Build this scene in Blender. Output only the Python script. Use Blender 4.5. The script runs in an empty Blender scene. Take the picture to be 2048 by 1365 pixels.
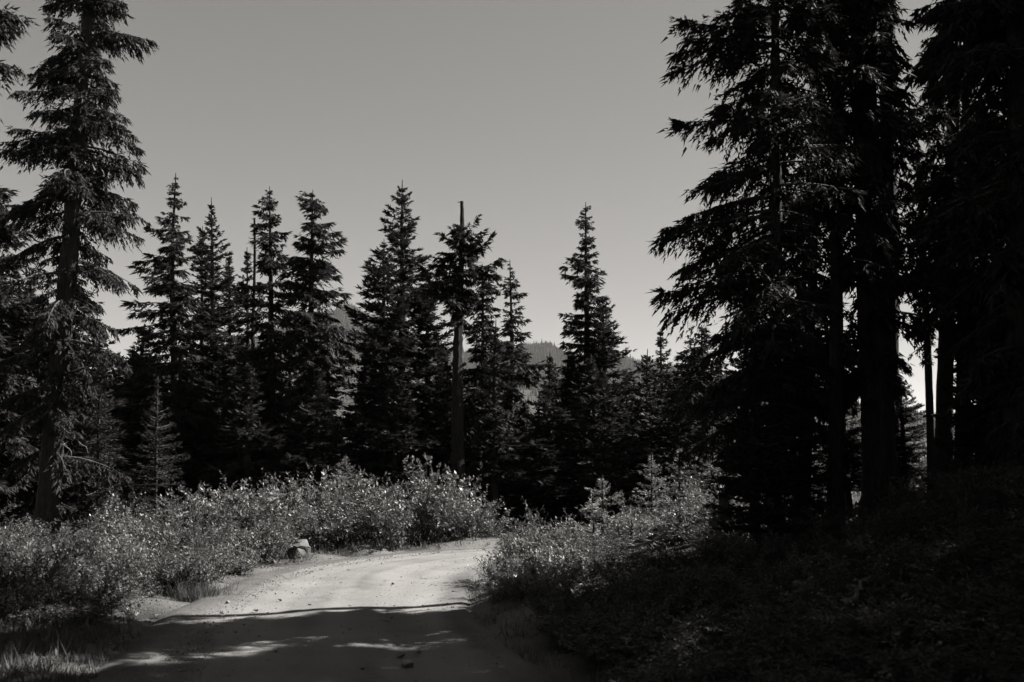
import bpy, bmesh, math
import numpy as np
from mathutils import Vector

scene = bpy.context.scene
COL = scene.collection
R = math.radians

# ------------------------------------------------------------------ camera, sky, sun, exposure
EYE = 1.6
FPX, PITCH = 1991.0, R(7.65)              # 35 mm lens on a 2048 px wide frame
cam_data = bpy.data.cameras.new('camera')
cam = bpy.data.objects.new('camera', cam_data)
COL.objects.link(cam)
cam.location = (0, 0, EYE)
cam.rotation_euler = (R(90) + PITCH, 0, 0)
cam_data.sensor_width = 36.0
cam_data.lens = 35.0
cam_data.clip_start = 0.1
cam_data.clip_end = 20000
cam_data.dof.use_dof = True
cam_data.dof.focus_distance = 26.0
cam_data.dof.aperture_fstop = 2.8
scene.camera = cam

SUN_AZ, SUN_EL = R(70), R(41)             # azimuth measured from straight ahead (+Y) towards the right (+X)
world = bpy.data.worlds.new('World')
scene.world = world
world.use_nodes = True
nt = world.node_tree
nt.nodes.clear()
sky = nt.nodes.new('ShaderNodeTexSky')
sky.sky_type = 'NISHITA'
sky.sun_disc = False
sky.sun_elevation = SUN_EL
sky.sun_rotation = SUN_AZ
sky.altitude = 1300
sky.air_density = 1.0
sky.dust_density = 0.1
sky.ozone_density = 1.0
sep = nt.nodes.new('ShaderNodeSeparateColor')      # red-filter black and white film
nt.links.new(sky.outputs[0], sep.inputs[0])
film = nt.nodes.new('ShaderNodeMath'); film.operation = 'POWER'; film.inputs[1].default_value = 0.78     # soft shoulder of the film
nt.links.new(sep.outputs[0], film.inputs[0])
comb = nt.nodes.new('ShaderNodeCombineColor')
for i, t in enumerate((1.0, 0.972, 0.94)):
    m = nt.nodes.new('ShaderNodeMath'); m.operation = 'MULTIPLY'
    m.inputs[1].default_value = t
    nt.links.new(film.outputs[0], m.inputs[0])
    nt.links.new(m.outputs[0], comb.inputs[i])
bg = nt.nodes.new('ShaderNodeBackground')
bg.inputs['Strength'].default_value = 0.053
nt.links.new(comb.outputs[0], bg.inputs['Color'])
wo = nt.nodes.new('ShaderNodeOutputWorld')
nt.links.new(bg.outputs[0], wo.inputs['Surface'])

sun_data = bpy.data.lights.new('sun', 'SUN')
sun_data.energy = 5.0
sun_data.angle = R(0.5)
sun_data.color = (1.0, 0.975, 0.94)
sun = bpy.data.objects.new('sun', sun_data)
COL.objects.link(sun)
sdir = Vector((math.sin(SUN_AZ) * math.cos(SUN_EL), math.cos(SUN_AZ) * math.cos(SUN_EL), math.sin(SUN_EL)))
sun.rotation_euler = sdir.to_track_quat('Z', 'Y').to_euler()
sun.location = (40, 30, 40)

scene.view_settings.view_transform = 'Standard'
scene.view_settings.look = 'None'
scene.view_settings.gamma = 1.0
scene.view_settings.exposure = 1.94
scene.view_settings.use_curve_mapping = False
scene.render.engine = 'CYCLES'
scene.cycles.use_denoising = True
scene.cycles.sample_clamp_direct = 0.4
scene.cycles.sample_clamp_indirect = 0.3
scene.cycles.max_bounces = 6
scene.cycles.diffuse_bounces = 3
scene.cycles.transmission_bounces = 3
scene.cycles.volume_bounces = 0

rng = np.random.default_rng(11)


# ------------------------------------------------------------------ helpers
def at(px, py, Y):
    """the point of the survey grid that lies Y metres ahead on the bearing of photo position (px, py)"""
    u, v = (px - 1024) / FPX, -(py - 682.5) / FPX
    cp, sp = math.cos(PITCH), math.sin(PITCH)
    dy, dz = cp - v * sp, sp + v * cp
    k = Y / dy
    return np.array((u * k, Y, EYE + dz * k))


def tag(o, label=None, cat=None, group=None, kind=None):
    if label: o['label'] = label
    if cat: o['category'] = cat
    if group: o['group'] = group
    if kind: o['kind'] = kind
    return o


def empty(name, loc=(0, 0, 0), rz=0):
    o = bpy.data.objects.new(name, None)
    o.empty_display_size = 0.3
    o.location = tuple(float(c) for c in loc)
    o.rotation_euler = (0, 0, rz)
    COL.objects.link(o)
    return o


class MB:
    """collects vertex / face arrays of one mesh"""
    def __init__(self):
        self.v, self.f, self.n = [], [], 0

    def add(self, V, F, mat=0, smooth=False):
        V = np.asarray(V, dtype=np.float32).reshape(-1, 3)
        F = np.asarray(F, dtype=np.int64)
        self.v.append(V)
        self.f.append((F + self.n, mat, smooth))
        self.n += len(V)

    def mesh(self, name, mats):
        me = bpy.data.meshes.new(name)
        V = np.concatenate(self.v)
        me.vertices.add(len(V))
        me.vertices.foreach_set('co', V.ravel())
        loops = np.concatenate([f.ravel() for f, _, _ in self.f]).astype(np.int32)
        totals = np.concatenate([np.full(len(f), f.shape[1]) for f, _, _ in self.f])
        starts = np.concatenate(([0], np.cumsum(totals)[:-1])).astype(np.int32)
        mi = np.concatenate([np.full(len(f), m) for f, m, _ in self.f]).astype(np.int32)
        sm = np.concatenate([np.full(len(f), s) for f, _, s in self.f]).astype(bool)
        me.loops.add(len(loops))
        me.loops.foreach_set('vertex_index', loops)
        me.polygons.add(len(starts))
        me.polygons.foreach_set('loop_start', starts)
        me.polygons.foreach_set('material_index', mi)
        me.polygons.foreach_set('use_smooth', sm)
        for m in mats: me.materials.append(m)
        me.update(calc_edges=True)
        return me

    def build(self, name, mats, parent=None, loc=None):
        o = bpy.data.objects.new(name, self.mesh(name, mats if isinstance(mats, (list, tuple)) else [mats]))
        COL.objects.link(o)
        if parent is not None: o.parent = parent
        if loc is not None: o.location = tuple(float(c) for c in loc)
        return o


def unit(a):
    return a / np.maximum(np.linalg.norm(a, axis=-1, keepdims=True), 1e-9)


def add_leaves(mb, base, d, wax, L, W, mat=0, belly=0.42):
    """one pointed blade per row"""
    L = np.broadcast_to(np.asarray(L, float), (len(base),))[:, None]
    W = np.broadcast_to(np.asarray(W, float), (len(base),))[:, None]
    mid = base + d * L * belly
    V = np.stack([base, mid + wax * W / 2, base + d * L, mid - wax * W / 2], 1).reshape(-1, 3)
    F = np.arange(len(V)).reshape(-1, 4)
    mb.add(V, F, mat)


def add_needles(mb, base, d, wax, L, W, mat=0):
    """one three-cornered needle tuft per row"""
    L, W = L[:, None], W[:, None]
    V = np.stack([base + wax * W / 2, base + d * L, base - wax * W / 2 + d * L * 0.12], 1).reshape(-1, 3)
    mb.add(V, np.arange(len(V)).reshape(-1, 3), mat)


def add_tubes(mb, P, rad, k=4, mat=0, smooth=True, wob=None):
    """P (B,n,3) centre lines, rad (B,n) radii, k sides"""
    P = np.asarray(P, float); rad = np.asarray(rad, float)
    if P.ndim == 2: P, rad = P[None], rad[None]
    B, n, _ = P.shape
    T = unit(np.gradient(P, axis=1))
    ref = np.where(np.abs(T[..., 2:3]) > 0.8, np.array((1., 0, 0)), np.array((0, 0, 1.)))
    A = unit(np.cross(T, ref)); C = np.cross(T, A)
    ang = np.arange(k) * 2 * math.pi / k
    r = rad[..., None] * (np.ones(k) if wob is None else wob)
    V = P[:, :, None] + r[..., None] * (A[:, :, None] * np.cos(ang)[None, None, :, None] + C[:, :, None] * np.sin(ang)[None, None, :, None])
    idx = np.arange(B * n * k).reshape(B, n, k)
    a, b = idx[:, :-1], idx[:, 1:]
    F = np.stack([a, b, np.roll(b, -1, 2), np.roll(a, -1, 2)], -1).reshape(-1, 4)
    mb.add(V.reshape(-1, 3), F, mat, smooth)
    if k >= 3:
        mb.add(V[:, -1].reshape(-1, 3), np.arange(B * k).reshape(B, k), mat, False)


def copy_tree(o, parent=None):
    c = o.copy(); COL.objects.link(c)
    if parent is not None: c.parent = parent
    for ch in list(o.children): copy_tree(ch, c)
    return c


class Waves:
    """smooth 2-D noise: a sum of sines, the same for every caller"""
    def __init__(self, seed, lo, hi, n=24):
        g = np.random.default_rng(seed)
        a = g.uniform(0, 2 * math.pi, n); w = 2 * math.pi / np.exp(g.uniform(math.log(lo), math.log(hi), n))
        self.kx, self.ky, self.ph = np.cos(a) * w, np.sin(a) * w, g.uniform(0, 2 * math.pi, n)
        self.n = n

    def __call__(self, x, y):
        x = np.asarray(x, float); y = np.asarray(y, float)
        s = 0
        for a, b, c in zip(self.kx, self.ky, self.ph): s = s + np.sin(a * x + b * y + c)
        return s / math.sqrt(self.n / 2)


def sstep(a, b, x):
    t = np.clip((x - a) / (b - a), 0, 1)
    return t * t * (3 - 2 * t)


# ------------------------------------------------------------------ materials
def new_mat(name):
    m = bpy.data.materials.new(name); m.use_nodes = True
    t = m.node_tree; t.nodes.clear()
    out = t.nodes.new('ShaderNodeOutputMaterial')
    return m, t, out


def ramp(t, stops):
    r = t.nodes.new('ShaderNodeValToRGB')
    el = r.color_ramp.elements
    while len(el) < len(stops): el.new(0.5)
    for e, (p, v) in zip(el, stops):
        e.position = p; e.color = (v, v * 0.975, v * 0.945, 1)
    return r


def noise(t, vec, scale, detail=5, rough=0.55):
    n = t.nodes.new('ShaderNodeTexNoise')
    n.inputs['Scale'].default_value = scale; n.inputs['Detail'].default_value = detail; n.inputs['Roughness'].default_value = rough
    if vec is not None: t.links.new(vec, n.inputs['Vector'])
    return n


def mathn(t, op, a, b):
    m = t.nodes.new('ShaderNodeMath'); m.operation = op
    for i, v in enumerate((a, b)):
        if isinstance(v, (int, float)): m.inputs[i].default_value = v
        else: t.links.new(v, m.inputs[i])
    return m.outputs[0]


def leaf_mat(name, lo, hi, trans, rough=0.55, spec=0.3):
    m, t, out = new_mat(name)
    geo = t.nodes.new('ShaderNodeNewGeometry')
    oi = t.nodes.new('ShaderNodeObjectInfo')
    v = mathn(t, 'ADD', mathn(t, 'MULTIPLY', geo.outputs['Random Per Island'], 0.65), mathn(t, 'MULTIPLY', oi.outputs['Random'], 0.35))
    r = ramp(t, [(0, lo), (0.75, (lo + hi) / 2), (1, hi)])
    t.links.new(v, r.inputs[0])
    p = t.nodes.new('ShaderNodeBsdfPrincipled')
    p.inputs['Roughness'].default_value = rough
    p.inputs['Specular IOR Level'].default_value = spec
    t.links.new(r.outputs[0], p.inputs['Base Color'])
    tr = t.nodes.new('ShaderNodeBsdfTranslucent')
    t.links.new(r.outputs[0], tr.inputs['Color'])
    mx = t.nodes.new('ShaderNodeMixShader'); mx.inputs[0].default_value = trans
    t.links.new(p.outputs[0], mx.inputs[1]); t.links.new(tr.outputs[0], mx.inputs[2])
    t.links.new(mx.outputs[0], out.inputs['Surface'])
    return m


def solid_mat(name, stops, scale, rough=0.9, bump=0.5, bscale=None, stretch=None, spec=0.2, dist=0.03):
    m, t, out = new_mat(name)
    tc = t.nodes.new('ShaderNodeTexCoord')
    vec = tc.outputs['Object']
    if stretch:
        mp = t.nodes.new('ShaderNodeMapping'); mp.inputs['Scale'].default_value = stretch
        t.links.new(vec, mp.inputs['Vector']); vec = mp.outputs[0]
    n = noise(t, vec, scale, 8, 0.65)
    r = ramp(t, stops); t.links.new(n.outputs[0], r.inputs[0])
    n2 = noise(t, vec, bscale or scale * 2, 8, 0.7)
    b = t.nodes.new('ShaderNodeBump'); b.inputs['Strength'].default_value = bump; b.inputs['Distance'].default_value = dist
    t.links.new(n2.outputs[0], b.inputs['Height'])
    p = t.nodes.new('ShaderNodeBsdfPrincipled')
    p.inputs['Roughness'].default_value = rough; p.inputs['Specular IOR Level'].default_value = spec
    t.links.new(r.outputs[0], p.inputs['Base Color']); t.links.new(b.outputs[0], p.inputs['Normal'])
    t.links.new(p.outputs[0], out.inputs['Surface'])
    return m


NEEDLE = leaf_mat('conifer_needles', 0.013, 0.038, 0.2, 0.75, 0.12)
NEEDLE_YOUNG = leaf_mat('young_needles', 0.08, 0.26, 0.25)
LEAF = leaf_mat('willow_leaf', 0.04, 0.22, 0.24, 0.5, 0.3)
LEAF_BROAD = leaf_mat('alder_leaf', 0.05, 0.25, 0.24, 0.45, 0.35)
LEAF_LOW = leaf_mat('low_shrub_leaf', 0.035, 0.18, 0.28, 0.5, 0.25)
GRASS = leaf_mat('grass_blade', 0.035, 0.11, 0.3, 0.6, 0.25)
BARK = solid_mat('conifer_bark', [(0.3, 0.014), (0.55, 0.032), (0.75, 0.06)], 7, 0.95, 0.9, 14, (4, 4, 0.8), 0.15)
BARK_DEAD = solid_mat('weathered_wood', [(0.3, 0.05), (0.55, 0.11), (0.75, 0.2)], 7, 0.9, 0.7, 14, (4, 4, 0.6), 0.2)
SNAGWOOD = solid_mat('snag_wood', [(0.3, 0.01), (0.55, 0.022), (0.75, 0.05)], 7, 0.95, 0.9, 14, (4, 4, 0.6), 0.1, 0.04)
TWIG = solid_mat('twig_bark', [(0.3, 0.025), (0.7, 0.07)], 10, 0.9, 0.4)
ROCK = solid_mat('grey_rock', [(0.3, 0.045), (0.5, 0.08), (0.72, 0.13)], 5, 0.9, 0.5, 16)
STONE = solid_mat('road_stone', [(0.3, 0.08), (0.7, 0.19)], 9, 0.95, 0.4)
HILLFOREST = leaf_mat('far_conifers', 0.012, 0.03, 0.1, 0.9, 0.05)
HILLSOIL = solid_mat('hill_soil', [(0.3, 0.016), (0.7, 0.03)], 0.02, 1.0, 0.2, 0.05)


def road_mat():
    m, t, out = new_mat('sandy_road')
    tc = t.nodes.new('ShaderNodeTexCoord'); o = tc.outputs['Object']
    big = noise(t, o, 0.55, 4, 0.6); mid = noise(t, o, 3.2, 6, 0.65); fine = noise(t, o, 70, 5, 0.75); peb = noise(t, o, 24, 4, 0.6)
    at_ = t.nodes.new('ShaderNodeAttribute'); at_.attribute_name = 'packed'
    v = mathn(t, 'ADD', mathn(t, 'MULTIPLY', big.outputs[0], 0.3), mathn(t, 'MULTIPLY', mid.outputs[0], 0.2))
    v = mathn(t, 'ADD', v, mathn(t, 'MULTIPLY', fine.outputs[0], 0.42))
    v = mathn(t, 'ADD', v, mathn(t, 'MULTIPLY', peb.outputs[0], 0.24))
    v = mathn(t, 'ADD', v, mathn(t, 'MULTIPLY', at_.outputs['Fac'], 0.36))
    r = ramp(t, [(0.42, 0.045), (0.58, 0.085), (0.74, 0.125), (0.98, 0.165)])
    t.links.new(v, r.inputs[0])
    h = mathn(t, 'ADD', mathn(t, 'MULTIPLY', fine.outputs[0], 0.4), peb.outputs[0])
    b = t.nodes.new('ShaderNodeBump'); b.inputs['Strength'].default_value = 0.55; b.inputs['Distance'].default_value = 0.03
    t.links.new(h, b.inputs['Height'])
    p = t.nodes.new('ShaderNodeBsdfPrincipled'); p.inputs['Roughness'].default_value = 0.95; p.inputs['Specular IOR Level'].default_value = 0.12
    t.links.new(r.outputs[0], p.inputs['Base Color']); t.links.new(b.outputs[0], p.inputs['Normal'])
    t.links.new(p.outputs[0], out.inputs['Surface'])
    return m


def ground_mat():
    m, t, out = new_mat('forest_soil')
    tc = t.nodes.new('ShaderNodeTexCoord'); o = tc.outputs['Object']
    a = noise(t, o, 1.3, 6, 0.65); f = noise(t, o, 26, 6, 0.7)
    att = t.nodes.new('ShaderNodeAttribute'); att.attribute_name = 'sandy'
    v = mathn(t, 'ADD', mathn(t, 'MULTIPLY', a.outputs[0], 0.35), mathn(t, 'MULTIPLY', f.outputs[0], 0.4))
    v = mathn(t, 'ADD', v, mathn(t, 'MULTIPLY', att.outputs['Fac'], 0.45))
    r = ramp(t, [(0.28, 0.02), (0.45, 0.045), (0.68, 0.085), (0.95, 0.14)])
    t.links.new(v, r.inputs[0])
    b = t.nodes.new('ShaderNodeBump'); b.inputs['Strength'].default_value = 0.8; b.inputs['Distance'].default_value = 0.05
    t.links.new(f.outputs[0], b.inputs['Height'])
    p = t.nodes.new('ShaderNodeBsdfPrincipled'); p.inputs['Roughness'].default_value = 1.0; p.inputs['Specular IOR Level'].default_value = 0.1
    t.links.new(r.outputs[0], p.inputs['Base Color']); t.links.new(b.outputs[0], p.inputs['Normal'])
    t.links.new(p.outputs[0], out.inputs['Surface'])
    return m


ROAD, SOIL = road_mat(), ground_mat()

# ------------------------------------------------------------------ ground and road
ROADPTS = np.array([(-0.3, -14), (-0.5, -4), (-0.9, 3), (-1.42, 7.7), (-2.06, 11), (-2.36, 14), (-2.2, 17), (-0.8, 19.8), (1.8, 21.0), (5.5, 21.4), (11, 21.2), (20, 20)], float)


def catmull(P, n=24):
    out = []
    for i in range(len(P) - 1):
        p0, p1, p2, p3 = P[max(i - 1, 0)], P[i], P[i + 1], P[min(i + 2, len(P) - 1)]
        for t in np.linspace(0, 1, n, endpoint=False):
            out.append(0.5 * (2 * p1 + (p2 - p0) * t + (2 * p0 - 5 * p1 + 4 * p2 - p3) * t ** 2 + (3 * p1 - p0 - 3 * p2 + p3) * t ** 3))
    out.append(P[-1])
    return np.array(out)


LINE = catmull(ROADPTS)
HALF = 1.7
W_big, W_mid, W_small = Waves(1, 5, 16), Waves(2, 1.0, 3.5), Waves(3, 0.25, 0.9)


def road_dist(x, y):
    x = np.asarray(x, float); y = np.asarray(y, float)
    sh = x.shape
    q = np.stack([x.ravel(), y.ravel()], 1)
    d = np.full(len(q), 1e9)
    near = (np.abs(q[:, 0]) < 40) & (q[:, 1] < 60) & (q[:, 1] > -40)
    qq = q[near]
    dd = np.full(len(qq), 1e9)
    for p in LINE[::3]:
        dd = np.minimum(dd, np.hypot(qq[:, 0] - p[0], qq[:, 1] - p[1]))
    d[near] = dd
    return d.reshape(sh)


def ground_z(x, y, d=None):
    x = np.asarray(x, float); y = np.asarray(y, float)
    if d is None: d = road_dist(x, y)
    off = sstep(HALF - 0.35, HALF + 0.7, d)
    bank = 1.4 * sstep(0.3, 6.4, x) * (1 - sstep(16.2, 19.6, y - 0.12 * (x - 3))) + 0.9 * sstep(4.5, 11, x) * sstep(22.5, 26, y) * (1 - sstep(30, 44, y))
    left = 0.16 * sstep(-4.4, -8, x)
    fall = -0.22 * np.maximum(y - 46, 0) * sstep(46, 70, y)
    fall = np.maximum(fall, -55 - 0.01 * np.abs(y))
    z = off * (bank + left + 0.07 * W_big(x, y) + 0.035 * W_mid(x, y) + 0.012 * W_small(x, y)) + fall
    return z + off * 0.03 - 0.07 * (1 - off)


def grid_axis(lo, hi, step, far_lo, far_hi):
    core = np.arange(lo, hi, step)
    def out(a, b):
        s, p, v = step, [], a
        while abs(v - a) < abs(b - a):
            s *= 1.18
            v = v + math.copysign(s, b - a); p.append(v)
        return p
    return np.array(out(lo, far_lo)[::-1] + list(core) + out(hi, far_hi))


xs = grid_axis(-14, 12, 0.13, -4000, 4000)
ys = grid_axis(3, 27, 0.13, -300, 6000)
X, Y = np.meshgrid(xs, ys)
D = road_dist(X, Y)
Z = ground_z(X, Y, D)
mb = MB()
idx = np.arange(X.size).reshape(X.shape)
mb.add(np.stack([X, Y, Z], -1), np.stack([idx[:-1, :-1], idx[:-1, 1:], idx[1:, 1:], idx[1:, :-1]], -1).reshape(-1, 4), 0, True)
ground = tag(mb.build('ground', SOIL), kind='structure')
a = ground.data.attributes.new('sandy', 'FLOAT', 'POINT')
sandy = 1 - sstep(HALF - 0.2, HALF + 1.3 + 0.5 * W_mid(X, Y), D)
a.data.foreach_set('value', np.clip(sandy, 0, 1).ravel().astype(np.float32))

# the road: a crowned strip that dips into the soil at its ragged edges
seg = np.concatenate(([0], np.cumsum(np.hypot(*np.diff(LINE, axis=0).T))))
sv = np.arange(0, seg[-1], 0.12)
cx, cy = np.interp(sv, seg, LINE[:, 0]), np.interp(sv, seg, LINE[:, 1])
tx, ty = np.gradient(cx), np.gradient(cy)
tl = np.hypot(tx, ty); nx_, ny_ = ty / tl, -tx / tl
lat = np.linspace(-2.55, 2.55, 80)
RX = cx[:, None] + nx_[:, None] * lat; RY = cy[:, None] + ny_[:, None] * lat
u = lat[None, :] + 0.07 * W_big(RX, RY) + 0.03 * W_small(RX, RY)
track = np.exp(-((u - 0.95) / 0.38) ** 2) + np.exp(-((u + 0.75) / 0.38) ** 2)
berm = np.exp(-((u + 1.62) / 0.22) ** 2) * 0.02 + np.exp(-((u - 1.72) / 0.2) ** 2) * 0.02
RZ = 0.03 * (1 - (lat[None, :] / 1.85) ** 2) - 0.022 * track + berm + 0.0025 * W_small(RX * 1.0, RY) - 0.16 * sstep(1.65, 2.3, np.abs(u))
mb = MB()
idx = np.arange(RX.size).reshape(RX.shape)
mb.add(np.stack([RX, RY, RZ], -1), np.stack([idx[:-1, :-1], idx[1:, :-1], idx[1:, 1:], idx[:-1, 1:]], -1).reshape(-1, 4)[:, ::-1], 0, True)
road = tag(mb.build('road', ROAD), kind='structure')
a = road.data.attributes.new('packed', 'FLOAT', 'POINT')
W_st = Waves(21, 0.22, 0.9)
streak = W_st(u * 1.0 + 0.05 * np.sin(sv * 0.7)[:, None], sv[:, None] * 0.045)
packed = np.clip(0.58 + 0.2 * streak + 0.14 * track - 0.75 * np.exp(-((u + 1.45) / 0.3) ** 2) - 0.6 * sstep(1.3, 1.75, np.abs(u)) + 0.1 * W_mid(RX, RY), -0.2, 1)
a.data.foreach_set('value', packed.ravel().astype(np.float32))

# ------------------------------------------------------------------ far hills and their forest
RIDGE = np.array([(-600, 800), (-200, 770), (150, 775), (300, 755), (450, 715), (600, 645), (695, 622), (760, 650), (860, 700), (960, 720), (1030, 706), (1060, 700), (1095, 699), (1130, 712), (1200, 726), (1280, 730), (1400, 752), (1600, 790), (1800, 835), (2000, 845), (2400, 820), (2900, 850)], float)
HD = 2300.0
W_h, W_h2 = Waves(7, 160, 520), Waves(8, 40, 130)
hx = np.linspace(-2600, 2600, 261); hy = np.linspace(700, 3600, 146)
HX, HY = np.meshgrid(hx, hy)


def hill_z(x, y):
    top = EYE + HD * np.tan(np.arctan((682.5 - np.interp(1024 + FPX * x / HD, RIDGE[:, 0], RIDGE[:, 1])) / FPX) + PITCH)
    t = np.clip((y - 700) / (HD - 700), 0, 1)
    up = t ** 1.35
    down = 1 - 0.45 * sstep(HD, HD + 1300, y)
    z = -95 + (top + 95) * up * down
    return z + (W_h(x, y) * 14 * np.sin(np.pi * t) + W_h2(x, y) * 3 * t) * (y < HD) + W_h2(x, y) * 3 * (y >= HD)


mb = MB()
idx = np.arange(HX.size).reshape(HX.shape)
mb.add(np.stack([HX, HY, hill_z(HX, HY)], -1), np.stack([idx[:-1, :-1], idx[:-1, 1:], idx[1:, 1:], idx[1:, :-1]], -1).reshape(-1, 4), 0, True)
tag(mb.build('hills', HILLSOIL), kind='structure')
n = 42000
fx = rng.uniform(-1000, 1250, n); fy = HD - np.abs(rng.normal(0, 420, n)) * rng.uniform(0, 1, n) + rng.uniform(0, 40, n)
fh = rng.uniform(8, 19, n) * (1 + 0.4 * (rng.random(n) < 0.08)); fr = fh * rng.uniform(0.13, 0.2, n)
fz = hill_z(fx, fy) - 1
nv = 9000                                  # and the wooded slope between the near stand and the foot of the hills
vy = 320 + 1200 * rng.random(nv) ** 1.6; vx = rng.uniform(-0.55, 0.6, nv) * vy
vz = np.maximum(ground_z(vx, vy, np.full(nv, 1e9)), np.where(vy > 700, hill_z(vx, vy), -1e9)) - 0.5
fx, fy, fz = np.concatenate([fx, vx]), np.concatenate([fy, vy]), np.concatenate([fz, vz])
vh = rng.uniform(6, 15, nv); fh = np.concatenate([fh, vh]); fr = np.concatenate([fr, vh * rng.uniform(.14, .22, nv)]); n = len(fx)
ang = np.arange(5) * 2 * math.pi / 5
ringv = np.stack([fx[:, None] + fr[:, None] * np.cos(ang), fy[:, None] + fr[:, None] * np.sin(ang), np.repeat(fz[:, None], 5, 1)], -1)
V = np.concatenate([ringv, np.stack([fx + rng.normal(0, .3, n), fy, fz + fh], -1)[:, None]], 1)
b0 = (np.arange(n) * 6)[:, None]
k5 = np.arange(5)
F = np.stack([b0 + k5, b0 + (k5 + 1) % 5, np.broadcast_to(b0 + 5, (n, 5))], -1).reshape(-1, 3)
mb = MB(); mb.add(V.reshape(-1, 3), F, 0)
tag(mb.build('far_forest', HILLFOREST), kind='stuff')


# ------------------------------------------------------------------ conifers
def trunk_mesh(mb, g, H, r0, lean, k=18, n=46, flare=0.5, tip=0.012, power=0.85, mat=0, rough=0.07):
    t = np.linspace(0, 1, n) ** 1.1
    P = np.stack([lean[0](t), lean[1](t), t * H], 1)
    rad = tip + (r0 - tip) * (1 - t) ** power * (1 + flare * np.exp(-t * H / 0.35))
    a = np.arange(k) * 2 * math.pi / k
    w = np.ones((n, k))
    for j in range(5):
        f = g.integers(3, 9); w += rough * 0.6 * np.sin(f * a[None] + g.uniform(0, 6) + np.sin(t * H * g.uniform(.5, 1.6) + g.uniform(0, 6))[:, None] * 0.8)
    w += g.normal(0, rough * 0.5, (n, k))
    P[0, 2] = -0.45
    add_tubes(mb, P[None], rad[None], k, mat, True, w[None])


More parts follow.
